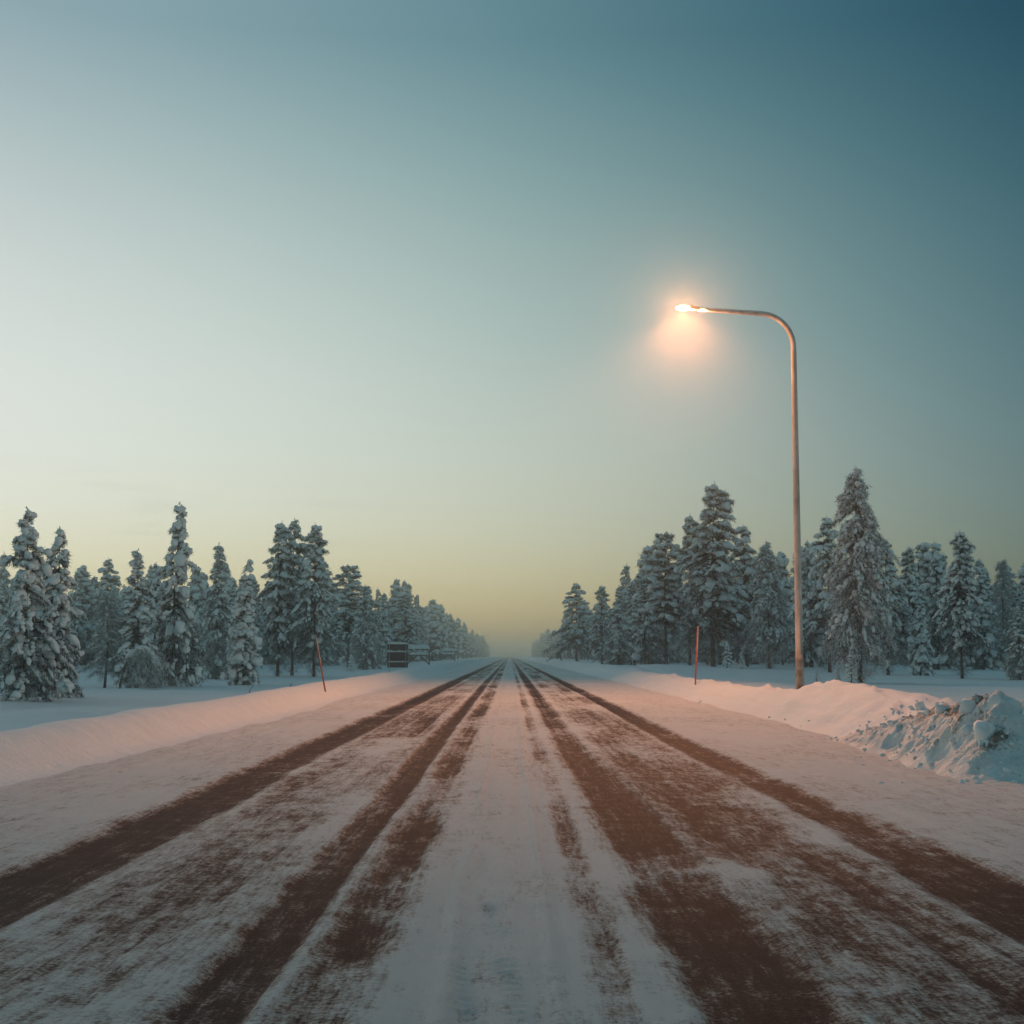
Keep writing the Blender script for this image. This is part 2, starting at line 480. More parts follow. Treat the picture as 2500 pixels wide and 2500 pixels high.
def pile_dirt(x, y):
    z = pile_z(x, y)
    slope = np.exp(-((x - (4.95 + 0.13 * (y - 15.2))) / 0.34) ** 2) * sstep(14.6, 15.2, y) * (1 - sstep(20, 22, y))
    return 0.04 + 1.0 * slope * (0.6 + fbm(x * 3, y * 3, 3, 103)) + 0.75 * np.maximum(fbm(x * 2.2, y * 2.0, 3, 101), 0) * sstep(0.05, 0.2, z)


pile = empty('snow_pile', (5.6, 15.9, 0))
tag(pile, 'rough ploughed heap of icy snow clods streaked with brown dirt beside the road', 'snow pile')
px_, py_ = np.linspace(4.2, 9.6, 160), np.linspace(13.6, 23.4, 240)
po = grid('heap', px_, py_, pile_z, M_PILE, {'dirt': pile_dirt})
po.parent = pile; po.location = (-5.6, -15.9, 0)


def blob_variants(nv, sub, seed, amp):
    rg = np.random.RandomState(seed)
    bm = bmesh.new(); bmesh.ops.create_icosphere(bm, subdivisions=sub, radius=1)
    bm.verts.ensure_lookup_table(); V = np.array([v.co[:] for v in bm.verts]); F = np.array([[v.index for v in f.verts] for f in bm.faces]); bm.free()
    out = []
    for i in range(nv):
        d = np.ones(len(V))
        for k in range(5):
            q = rg.randn(3) * (1.2 + 0.7 * k); d += amp / (1 + 0.5 * k) * np.sin(V @ q + rg.rand() * 6.28)
        out.append(V * d[:, None])
    return np.array(out), F


CV, CF = blob_variants(6, 2, 11, 0.26)
M_CLOD = mat_snow('clod_snow', (0.8, 2, 5), 0.004)
M_DCLOD = mat_plain('dirty_clod', (0.38, 0.32, 0.27), (0.78, 0.80, 0.79), 1.2, 0.9, bdist=0.003)
clod_me = [np_mesh('snow_clod', v, CF, M_CLOD, True) for v in CV] + [np_mesh('snow_clod', v, CF, M_DCLOD, True) for v in CV[:2]]
rg = np.random.RandomState(5)


def on_right(x, y):
    x = np.array([x]); y = np.array([y])
    return max(float(pile_z(x, y)[0]), float(bank_right_z(x, y)[0]) if y[0] > 17.5 else -1, 0.012)


for i in range(150):
    y = rg.uniform(14.2, 21.5) if i < 110 else rg.uniform(13.8, 16.4)
    x = 4.95 + 0.10 * (y - 15.2) + rg.normal(0, 0.34) if i < 110 else rg.uniform(4.3, 7.2)
    s_ = (0.012 + 0.022 * rg.gamma(1.3, 0.6)) * (2.4 if i % 12 == 0 else 1)
    c = bpy.data.objects.new('snow_clod', clod_me[int(rg.randint(8 if i < 110 and i % 12 else 6))])
    c.location = (x - 5.6, y - 15.9, on_right(x, y) - 0.05 * s_); c.scale = (s_ * 1.4, s_, s_ * 0.65); c.rotation_euler = tuple(rg.uniform(0, 6.28, 3))
    link(c, pile)
# loose crumbs strewn over the heap, the foot of the right bank and the shoulder
cv, cf = [], []
for i in range(260):
    u = rg.rand()
    if u < 0.85: y = rg.uniform(14, 22); x = 4.9 + 0.10 * (y - 15.2) + rg.normal(0, 0.45)
    else: y = 17.5 + 40 * rg.rand() ** 1.6; x = 4.9 + rg.normal(0, 0.16)
    s_ = rg.uniform(0.006, 0.022) * (1 + y / 50); v = CV[rg.randint(6)] * s_ * [1.3, 1, 0.8] + [x - 5.6, y - 15.9, on_right(x, y) + 0.012]
    cf.append(CF + 42 * i); cv.append(v)
co_ = link(bpy.data.objects.new('snow_crumbs', np_mesh('snow_crumbs', np.concatenate(cv), np.concatenate(cf), M_CLOD, True)), pile); tag(co_, kind='stuff')

# ------------------------------------------------------------------ picture -> place
FPX = 1932 * 80 / 56


def place(px, Y, z=None, side=0):
    """x of the thing that shows at column px (of 1932) and stands Y metres away on the ground"""
    x = 0.0
    for _ in range(4):
        zz0 = float(field_z(np.array([x]), np.array([Y]))[0]) if z is None else z
        depth = Y * math.cos(PITCH) + (zz0 - CAM_H) * math.sin(PITCH)
        x = (px - 962) / FPX * depth
    return x, zz0


def height_at(ytop, Y):
    k = (966 - ytop) / FPX
    return CAM_H + Y * (k * math.cos(PITCH) + math.sin(PITCH)) / (math.cos(PITCH) - k * math.sin(PITCH))


# ------------------------------------------------------------------ trees
BV, BF = blob_variants(24, 2, 21, 0.25)
BV1, BF1 = blob_variants(12, 1, 22, 0.17)


class Tree:
    """collects snow lumps, needle sprays and wood of one tree, 1 unit tall, base at the origin"""

    def __init__(self, seed, lo=False):
        self.rg = np.random.RandomState(seed); self.lo = lo
        self.sv, self.sf, self.sn = [], [], 0
        self.nv, self.nf = [], []
        self.wv, self.wf, self.wn = [], [], 0

    def blobs(self, C, rad, D):
        """C (n,3) centres, rad (n,3) radii along D, across, up"""
        n = len(C)
        if n == 0: return
        lib, F = (BV1, BF1) if self.lo else (BV, BF)
        idx = self.rg.randint(len(lib), size=n)
        a = D / (np.linalg.norm(D, axis=1)[:, None] + 1e-9)
        up = np.tile([0.0, 0, 1.0], (n, 1)) + self.rg.normal(0, 0.12, (n, 3))
        b = np.cross(up, a); b /= np.linalg.norm(b, axis=1)[:, None] + 1e-9
        c = np.cross(a, b)
        L = lib[idx] * rad[:, None, :]
        W = C[:, None, :] + L[:, :, 0:1] * a[:, None, :] + L[:, :, 1:2] * b[:, None, :] + L[:, :, 2:3] * c[:, None, :]
        m = lib.shape[1]
        self.sv.append(W.reshape(-1, 3)); self.sf.append((F[None] + (np.arange(n) * m)[:, None, None] + self.sn).reshape(-1, 3)); self.sn += n * m

    def needles(self, P, D, L, Wd, frost):
        n = len(P)
        D = D / (np.linalg.norm(D, axis=1)[:, None] + 1e-9)
        r = self.rg.normal(0, 1, (n, 3)); s = np.cross(D, r); s /= np.linalg.norm(s, axis=1)[:, None] + 1e-9
        s *= (Wd * 0.5)[:, None] if np.ndim(Wd) else Wd * 0.5
        T = np.stack([P - s, P + s, P + D * L[:, None]], 1)
        self.nv.append(T.reshape(-1, 3)); self.nf.append(np.repeat(frost, 3))

    def wood(self, path, radii, seg=5):
        V, F = tube(path, radii, seg, cap=False)
        self.wv.append(np.array(V)); self.wf.append(np.array(F) + self.wn); self.wn += len(V)

    def parts(self, name):
        me_w = np_mesh('trunk', np.concatenate(self.wv), np.concatenate(self.wf), M_BARK)
        nv = np.concatenate(self.nv); nf = np.arange(len(nv)).reshape(-1, 3)
        me_n = np_mesh('crown', nv, nf, M_NEEDLE, False, {'frost': np.concatenate(self.nf)})
        me_s = np_mesh('snow_load', np.concatenate(self.sv), np.concatenate(self.sf), M_LOAD) if self.sv else None
        return me_w, me_n, me_s


def conifer(seed, R0=0.17, start=0.10, nb=100, prof=0.85, bs=0.030, droop=0.55, rise=0.25, side=5, nper=170, frost=0.3,
            snow=1.0, low_twigs=900, irregular=0.25, lo=False, trunk_r=0.012, clump=0.0, top_snow=1.0, nsz=0.020, tier=0.062):
    t = Tree(seed, lo); rg = t.rg
    # trunk with a slight sway
    zs = np.linspace(-0.03, 0.985, 14); sx = 0.010 * np.sin(zs * 5 + rg.rand() * 6) * zs; sy = 0.010 * np.sin(zs * 4 + rg.rand() * 6) * zs
    path = np.stack([sx, sy, zs], 1); t.wood(path, trunk_r * (1 - 0.93 * np.clip(zs, 0, 1)) * (1 + 0.35 * np.exp(-np.clip(zs, 0, 1) * 30)), 8)
    ax = lambda z: np.array([np.interp(z, zs, sx), np.interp(z, zs, sy), z])
    segP, segD, segL, segT, segW = [], [], [], [], []     # polylines: (5 pts), their height fraction
    az = rg.rand() * 6.28
    lob = [(rg.rand(), rg.rand() * 6.28, rg.uniform(-1, 1)) for _ in range(9)]
    for i in range(nb):
        u = (i + rg.rand()) / nb
        z0 = start + (0.975 - start) * u ** 0.92
        tz = tier * (1.25 - 0.6 * z0); z0 = min(0.975, (round(z0 / tz) + 0.38 * rg.normal(0, 0.55)) * tz) if tier > 0 else z0; z0 = max(z0, start * 0.8)
        f = (z0 - start) / (1 - start)
        az += 2.39996 + rg.normal(0, 0.35)
        Rz = R0 * ((1 - f) ** prof) * (1 - 0.55 * np.exp(-f * 9)) + 0.010
        lump = sum(a * math.exp(-((f - zc) / 0.10) ** 2) * max(0, math.cos(az - ac)) for zc, ac, a in lob)
        Ln = Rz * rg.uniform(0.72, 1.12) * max(0.35, 1 + irregular * 1.6 * lump + rg.normal(0, irregular * 0.5))
        r_ = rise * (0.25 + 0.9 * f) + rg.normal(0, 0.08); dr = droop * (1.25 - 0.75 * f) * rg.uniform(0.7, 1.3)
        s = np.linspace(0, 1, 6)
        d = np.array([math.cos(az), math.sin(az)])
        P = np.stack([d[0] * Ln * s, d[1] * Ln * s, Ln * (r_ * s - dr * s * s)], 1) + ax(z0)
        if not lo: t.wood(P[[0, 2, 4]], [trunk_r * 0.28 * (1 - f * 0.6), trunk_r * 0.18, trunk_r * 0.06], 3)
        segP.append(P); segT.append(f); segL.append(Ln); segW.append(1.0)
        for k in range(side):
            sa = rg.uniform(0.28, 0.98); P0 = np.array([np.interp(sa, s, P[:, j]) for j in range(3)])
            a2 = az + rg.choice([-1, 1]) * rg.uniform(0.5, 1.25); l2 = Ln * rg.uniform(0.22, 0.5) * (1.15 - 0.5 * sa)
            d2 = np.array([math.cos(a2), math.sin(a2)]); dr2 = dr * rg.uniform(0.8, 1.7)
            P2 = np.stack([d2[0] * l2 * s, d2[1] * l2 * s, l2 * (r_ * 0.5 * s - dr2 * s * s)], 1) + P0
            segP.append(P2); segT.append(f); segL.append(l2); segW.append(0.8)
    segP = np.array(segP); segT = np.array(segT); segL = np.array(segL); segW = np.array(segW); ns = len(segP)

    def sample(n, smin=0.0, smax=1.0, wts=None):
        wts = segL if wts is None else wts
        k = rg.choice(ns, size=n, p=wts / wts.sum()); s = rg.uniform(smin, smax, n) * 4.999; i0 = np.floor(s).astype(int); fr = (s - i0)[:, None]
        A = segP[k, i0]; B = segP[k, i0 + 1]
        return A * (1 - fr) + B * fr, B - A, k, s / 5
    # snow lumps
    per = 4 if not lo else 1
    keepseg = rg.rand(ns) < np.clip(snow * (0.25 + segT * 5.0) * np.where(segW > 0.9, 1.0, 0.62 if not lo else 0.45), 0, 1)
    k = np.repeat(np.nonzero(keepseg)[0], per); nbl = len(k)
    s = np.clip(np.tile(np.linspace(0.42, 0.95, per) if per > 1 else np.array([0.72]), nbl // per) + rg.normal(0, 0.07, nbl), 0.15, 0.99)
    i0 = np.floor(s * 4.999).astype(int); fr = (s * 4.999 - i0)[:, None]
    C = segP[k, i0] * (1 - fr) + segP[k, i0 + 1] * fr; D = segP[k, i0 + 1] - segP[k, i0]
    sz = bs * rg.gamma(5, 1 / 5.0, nbl) * (0.50 + 0.55 * (1 - segT[k]) ** 0.6) * (1.6 if lo else 0.72)
    if clump > 0: sz = np.where(rg.rand(nbl) < clump, sz * 1.35, sz * 0.85)
    al = np.clip(segL[k] * 0.20, sz * 0.9, sz * 2.2)
    rad = np.stack([al * rg.uniform(0.8, 1.25, nbl), sz * rg.uniform(0.8, 1.15, nbl), sz * rg.uniform(0.5, 0.85, nbl)], 1)
    C = C + rg.normal(0, 0.2, (nbl, 3)) * sz[:, None]; C[:, 2] += rad[:, 2] * 0.40
    t.blobs(C, rad, D)
    # the loaded leader
    nt = int((16 if not lo else 7) * top_snow)
    if nt:
        zt = np.linspace(0.87, 0.995, nt); Ct = np.array([ax(z) for z in zt]); sp_ = (0.5 + (1 - zt) / 0.13 * 0.8) * bs * 0.8
        Ct[:, :2] += rg.normal(0, 1, (nt, 2)) * sp_[:, None] * 0.7
        rt = np.stack([sp_ * 0.62, sp_ * 0.62, sp_ * 0.8], 1) * rg.uniform(0.7, 1.15, (nt, 1)); t.blobs(Ct, rt, rg.normal(0, 1, (nt, 3)) * [1, 1, 0.1] + [0, 0, 0.01])
    # needle sprays: dark below, frosted outside
    nn = int(nb * nper)
    P, D, k, s = sample(nn, 0.08, 1.0)
    off = rg.normal(0, 1, (nn, 3)) * nsz * np.array([0.42, 0.42, 0.42]); off[:, 2] -= nsz * 0.35
    Dn = D / (np.linalg.norm(D, axis=1)[:, None] + 1e-9) * 0.8 + rg.normal(0, 0.75, (nn, 3)) + [0, 0, -0.35]
    fl = np.clip((frost + 0.40 * (s - 0.45) + rg.normal(0, 0.20, nn)) * np.where(rg.rand(nn) < 0.30, 0.25, 1.0), 0, 1)
    ln = rg.uniform(0.012, 0.034, nn) * (1.7 if lo else 1.0)
    t.needles(P + off, Dn, ln, rg.uniform(0.0022, 0.0048, nn) * (2.6 if lo else 1.0), fl)
    # thin frosted twigs hanging in the lower crown and bare lower stem
    if low_twigs:
        nl = low_twigs; zl = rg.uniform(0.02, start + 0.30, nl); a = rg.uniform(0, 6.28, nl); rr = R0 * rg.uniform(0.0, 0.75, nl) * sstep(0.0, 0.12, zl)
        P = np.stack([np.cos(a) * rr, np.sin(a) * rr, zl], 1); Dn = np.stack([np.cos(a), np.sin(a), rg.normal(-0.35, 0.5, nl)], 1) + rg.normal(0, 0.3, (nl, 3))
        t.needles(P, Dn, rg.uniform(0.02, 0.075, nl), rg.uniform(0.0014, 0.003, nl), np.clip(rg.normal(0.42 + frost * 0.4, 0.18, nl), 0, 1))
    return t


def twiggy(seed, R0=0.2, start=0.12, frost=0.85, nb=60, upright=0.8, lo=False):
    """frosted birch-like tree: fine arching twigs, almost no snow lumps"""
    t = Tree(seed, lo); rg = t.rg
    zs = np.linspace(-0.03, 0.97, 10); t.wood(np.stack([0.015 * np.sin(zs * 4), 0.012 * np.sin(zs * 5 + 1), zs], 1), 0.013 * (1 - 0.92 * np.clip(zs, 0, 1)), 7)
    for i in range(nb):
        f = (i + rg.rand()) / nb; z0 = start + (0.95 - start) * f; az = i * 2.4 + rg.normal(0, 0.4)
        Ln = R0 * (1 - f) ** 0.6 * rg.uniform(0.7, 1.2) + 0.03
        s = np.linspace(0, 1, 6); d = (math.cos(az), math.sin(az)); up = upright * rg.uniform(0.6, 1.2); dr = rg.uniform(0.6, 1.3)
        P = np.stack([d[0] * Ln * s, d[1] * Ln * s, z0 + Ln * (up * s - dr * s * s)], 1)
        t.wood(P[[0, 2, 5]], [0.004, 0.0026, 0.001], 3)
        n = 230; kk = rg.uniform(0.15, 1, n) * 4.999; i0 = kk.astype(int); fr = (kk - i0)[:, None]; Q = P[i0] * (1 - fr) + P[i0 + 1] * fr
        Q = Q + rg.normal(0, 0.012, (n, 3)); Dn = (P[i0 + 1] - P[i0]) / Ln * 3 + rg.normal(0, 0.7, (n, 3)) + [0, 0, -0.7]
        t.needles(Q, Dn, rg.uniform(0.02, 0.055, n), rg.uniform(0.002, 0.004, n), np.clip(rg.normal(frost - 0.15, 0.18, n), 0, 1))
        nb_ = 5; kk = rg.uniform(0.4, 1, nb_) * 4.999; i0 = kk.astype(int); C = P[i0] + [0, 0, 0.004]
        sz = rg.uniform(0.006, 0.013, nb_); t.blobs(C, np.stack([sz * 1.6, sz, sz * 0.7], 1), P[i0 + 1] - P[i0])
    return t


PROTO = {}


def proto(name, tree, R0): PROTO[name] = (tree.parts(name), R0)


# snow-caked spruces
proto('A1', conifer(101, nsz=0.015, nper=230, R0=0.185, start=0.06, nb=92, bs=0.0165, droop=0.75, rise=0.2, irregular=0.45, clump=0.22, frost=0.5, snow=0.48, low_twigs=1800), 0.185)
proto('A2', conifer(102, nsz=0.014, nper=220, R0=0.165, start=0.05, nb=92, bs=0.0155, droop=0.8, rise=0.2, irregular=0.42, clump=0.2, frost=0.46, snow=0.48, low_twigs=1600), 0.165)
proto('A3', conifer(103, nsz=0.013, nper=210, R0=0.15, start=0.05, nb=95, bs=0.015, droop=0.7, irregular=0.4, clump=0.15, frost=0.56, low_twigs=2500), 0.15)
# loaded pines with a bare lower stem
proto('B1', conifer(111, nsz=0.012, R0=0.225, start=0.2, nb=96, bs=0.0135, droop=0.5, rise=0.25, irregular=0.4, clump=0.2, frost=0.44, nper=260, prof=0.8, snow=0.7, low_twigs=1500), 0.225)
proto('B2', conifer(112, nsz=0.012, R0=0.20, start=0.25, nb=88, bs=0.014, droop=0.55, rise=0.3, irregular=0.5, clump=0.22, frost=0.42, nper=240, prof=0.75, snow=0.7, low_twigs=1300), 0.20)
proto('B3', conifer(113, nsz=0.013, R0=0.19, start=0.3, nb=80, bs=0.0155, droop=0.35, rise=0.45, irregular=0.6, clump=0.25, frost=0.38, nper=250, prof=0.55, snow=0.7, low_twigs=900, top_snow=0.6), 0.19)
# frosted wide spruce with long drooping branches
proto('C1', conifer(121, nsz=0.012, R0=0.225, start=0.2, nb=135, bs=0.0105, droop=0.85, rise=0.2, irregular=0.35, clump=0.15, frost=0.92, nper=340, prof=0.85, snow=0.6, low_twigs=3000, side=6), 0.225)
proto('C2', conifer(122, nsz=0.012, R0=0.20, start=0.06, nb=110, bs=0.012, droop=0.8, rise=0.25, irregular=0.4, clump=0.12, frost=0.74, nper=280, prof=0.7, snow=0.6, low_twigs=4000), 0.20)
# narrow column
proto('D1', conifer(131, nsz=0.018, nper=240, R0=0.13, start=0.04, nb=80, bs=0.021, droop=0.9, rise=0.1, irregular=0.25, clump=0.2, frost=0.5, prof=0.55, snow=0.8, low_twigs=900), 0.13)
# birch
proto('F1', twiggy(141), 0.24)
proto('F2', twiggy(142, R0=0.26, upright=0.6), 0.26)
# sapling
proto('S1', conifer(151, R0=0.2, start=0.03, nb=26, bs=0.035, droop=0.6, side=3, nper=90, frost=0.6, low_twigs=120, snow=1.0), 0.2)
# far trees
for i, (r0, st, pf) in enumerate(((0.15, 0.06, 0.8), (0.19, 0.18, 0.7), (0.13, 0.08, 0.75), (0.17, 0.14, 0.9))):
    proto('E%d' % i, conifer(160 + i, R0=r0, start=st, nb=60, bs=0.019, droop=0.6, side=4, nper=120, frost=0.60, low_twigs=300, lo=True, irregular=0.3, trunk_r=0.010), r0)

KIND = {'A': 'spruce_tree', 'B': 'pine_tree', 'C': 'spruce_tree', 'D': 'spruce_tree', 'E': 'conifer_tree', 'F': 'birch_tree', 'S': 'sapling'}


def plant(pk, x, y, h, rad, label, cat='tree', group=None, rot=None, lean=(0, 0), z=None):
    (mw, mn, ms), r0 = PROTO[pk]
    zz0 = float(field_z(np.array([x]), np.array([y]))[0]) if z is None else z
    e = empty(KIND[pk[0]], (x, y, zz0 - 0.02))
    s = rad / r0
    e.scale = (s, s, h); e.rotation_euler = (lean[0], lean[1], random.uniform(0, 6.28) if rot is None else rot)
    tag(e, label, cat, group)
    link(bpy.data.objects.new('trunk', mw), e)
    c = link(bpy.data.objects.new('crown', mn), e)
    if ms is not None: tag(link(bpy.data.objects.new('snow_load', ms), c), kind='stuff')
    return e


def tree_px(pk, px, Y, ytop, hw, label, group=None, cat='tree', rot=None, leanpx=0):
    x, z = place(px, Y); h = height_at(ytop, Y) - z + 0.02
    rad = hw / FPX * Y * 1.02
    return plant(pk, x, Y, h, rad, label, cat, group, rot, lean=(0, leanpx / FPX * Y / h))


G_FRONT_L, G_FRONT_R = 'snow-laden trees on the left of the road', 'snow-laden trees on the right of the road'
LEFT = [
    ('A1', 44, 41, 956, 66, 'snow-caked spruce with huge white pillows, foremost tree beyond the pink-lit bank', 0),
    ('A2', 104, 45, 992, 52, 'dark-limbed snow-caked spruce beside the foremost spruce beyond the pink-lit bank', 0),
    ('A3', -14, 62, 1066, 40, 'snowy spruce partly hidden behind the foremost snow-caked spruce', 0),
    ('F1', 198, 64, 1112, 50, 'upright frosted birch with a pale stem beside the arched birch', 0),
    ('A3', 256, 64, 1034, 46, 'slender snowy spruce rising behind the arched birch', 0),
    ('A2', 292, 76, 1060, 34, 'short snowy spruce squeezed between the arched birch and the tallest dark spruce', 0),
    ('A1', 322, 66, 946, 54, 'tallest dark spruce with snow lumps, right behind the arched birch', 9),
    ('C2', 408, 84, 1023, 46, 'broad frosted spruce between the tallest spruce and the narrow column spruce', 0),
    ('D1', 458, 69, 1078, 32, 'narrow column-shaped spruce wrapped in snow down to the ground', 0),
    ('A3', 432, 92, 1098, 32, 'small snowy spruce half hidden behind the narrow column spruce', 0),
    ('B1', 524, 92, 982, 54, 'tall dark pine with a thin spire, first of the close group of three', 0),
    ('B2', 551, 95, 976, 48, 'tall dark pine in the middle of the close group of three', 0),
    ('B1', 592, 91, 985, 52, 'tall dark pine with a forked look, last of the close group of three', 0),
    ('B3', 657, 128, 1064, 46, 'gnarled pine with one long side bough behind the frosted white tree', 0),
    ('C2', 690, 120, 1102, 40, 'frosted white broad tree close before the dark sign boards', 0),
    ('A3', 722, 140, 1117, 24, 'small pointed spruce just behind the dark sign boards', 0),
    ('B1', 766, 172, 1117, 40, 'dense dark pine above the snowy trestle', 0),
    ('A2', 745, 200, 1140, 24, 'narrow spruce tucked behind the dense pine by the sign boards', 0),
]
RIGHT = [
    ('B2', 1088, 168, 1098, 36, 'bushy pine on a tall pale frosted stem standing ahead of the wood', 0),
    ('B1', 1136, 156, 1103, 32, 'pointed pine beside the bushy pale-stemmed pine', 0),
    ('A3', 1168, 142, 1103, 30, 'slim snowy spruce between two pointed pines past the red stake', 0),
    ('C2', 1190, 150, 1132, 26, 'low frosted spruce filling the gap beside the slim spruce', 0),
    ('B1', 1217, 128, 1093, 36, 'pointed pine next to the ragged dark pine', 0),
    ('B3', 1257, 116, 1002, 50, 'ragged dark pine with a blunt crown and a thick bare stem', 0),
    ('B1', 1302, 122, 968, 50, 'tall pine pressed against the biggest pine of the dark wood', 0),
    ('B1', 1346, 110, 908, 82, 'biggest pine of the dark wood, heaped with snow above a bare stem', 0),
    ('B2', 1409, 116, 988, 50, 'dark pine between the biggest pine and the lamp post', 0),
    ('C1', 1452, 104, 1018, 56, 'drooping spruce with long dark boughs just before the lamp post', 0),
    ('A2', 1530, 112, 1018, 34, 'slim spruce right behind the lamp post', 0),
    ('B2', 1566, 92, 972, 50, 'dark spruce-like pine leaning behind the huge frosted spruce', 0),
    ('C1', 1623, 67, 876, 84, 'huge wide frosted spruce with a pale stem beyond the lamp post', -4),
    ('B2', 1676, 84, 1012, 46, 'loaded pine at the side of the huge frosted spruce', 0),
    ('B1', 1724, 97, 1028, 40, 'dark pointed pine past the huge frosted spruce', 0),
    ('D1', 1738, 83, 1128, 22, 'short column of snow-wrapped spruce at the foot of the dark pines', 0),
    ('A1', 1771, 98, 1020, 42, 'snow-lumped spruce behind the two-tiered loaded pine', 0),
    ('B1', 1816, 77, 998, 52, 'two-tiered loaded pine standing out on the open snow', 0),
    ('A3', 1856, 97, 1052, 34, 'slim snowy spruce beyond the two-tiered loaded pine', 0),
    ('F1', 1898, 100, 1050, 38, 'tall frosted birch with feathery pale twigs above the snow heap', 0),
    ('C2', 1925, 74, 1142, 36, 'small frosted spruce on the open snow above the ploughed heap', 0),
    ('B3', 1948, 95, 1118, 40, 'brownish pine at the end of the wood above the ploughed heap', 0),
]
for pk, px, Y, yt, hw, lab, ln in LEFT: tree_px(pk, px, Y, yt, hw, lab, G_FRONT_L, leanpx=ln)
for pk, px, Y, yt, hw, lab, ln in RIGHT: tree_px(pk, px, Y, yt, hw, lab, G_FRONT_R, leanpx=ln)

# rows along the road running into the haze
rt = np.random.RandomState(77)


LOOK = {'A2': ('snow-lumped spruce ', 'lumpy spruces, '), 'A3': ('slim snowy spruce ', 'slim spruces, '), 'B1': ('dense pointed pine ', 'pointed pines, '), 'B2': ('loose-crowned pine ', 'loose pines, '), 'C2': ('wide frosted spruce ', 'frosted spruces, '),
        'E0': ('low-skirted snowy spruce ', 'low-skirted spruces, '), 'E1': ('broad snowy pine ', 'broad pines, '), 'E2': ('narrow snowy spruce ', 'narrow spruces, '), 'E3': ('tapering snowy pine ', 'tapering pines, ')}


def fill(n, fn, label, group):
    for i in range(n):
        pk, x, y, h, rad = fn(i); look, gl = LOOK[pk]; plant(pk, x, y, h, rad, look + label, 'tree', gl + group)


def edge_row(sgn):
    def f(i):
        y = 205 * (1.034 ** i) + rt.uniform(-3, 3)
        x = sgn * (14.2 + rt.uniform(-0.6, 3.2) + (2 if i % 3 == 1 else 0)) + (1.0 if sgn > 0 else 0); h = rt.uniform(8.8, 13.0) * (0.9 if i % 3 == 1 else 1)
        return ('E%d' % rt.randint(4) if y > 260 else rt.choice(['B1', 'B2', 'A3', 'C2']), x, y, h, h * rt.uniform(0.13, 0.19))
    return f


fill(46, edge_row(-1), 'of the long row fading into haze on the sign-board side', 'row of trees on the sign-board side')
fill(46, edge_row(1), 'of the long row fading into haze on the lamp-post side', 'row of trees on the lamp-post side')


def behind(x0, x1, y0, y1, h0, h1):
    def f(i):
        y = rt.uniform(y0, y1); px = rt.uniform(x0, x1); x, _ = place(px, y)
        h = rt.uniform(h0, h1); return (rt.choice(['A2', 'A3', 'B1', 'B2', 'C2', 'E0', 'E1', 'E2', 'E3']), x, y, h, h * rt.uniform(0.14, 0.2))
    return f


fill(50, behind(-40, 480, 105, 215, 6.0, 10.0), 'standing deep behind the arched birch and snow-caked spruces', 'background trees behind the arched birch')
fill(22, behind(480, 760, 135, 215, 8.0, 11), 'standing deep behind the group of three pines', 'background trees behind the group of three')
fill(34, behind(1180, 1560, 135, 205, 8, 12.5), 'standing deep in the dark wood behind the biggest pine', 'background trees behind the biggest pine')
fill(48, behind(1500, 1990, 112, 205, 6.5, 10.0), 'standing deep behind the huge frosted spruce and its neighbours', 'background trees behind the huge frosted spruce')

# saplings
for px, Y, yt, hw, lab in ((1541, 70, 1259, 6, 'tiny frosted sapling on open snow just past the lamp post'), (1581, 68, 1252, 8, 'small frosted sapling between the lamp post and the huge spruce'),
                           (1607, 66, 1228, 15, 'bushy frosted young spruce at the foot of the huge frosted spruce'), (1372, 102, 1210, 12, 'pointed frosted young spruce at the foot of the biggest pine'),
                           (1400, 100, 1236, 9, 'tiny frosted spruce beside the pointed young spruce'), (662, 110, 1235, 10, 'small frosted sapling before the gnarled pine')):
    tree_px('S1', px, Y, yt, hw, lab, 'frosted saplings', cat='sapling')


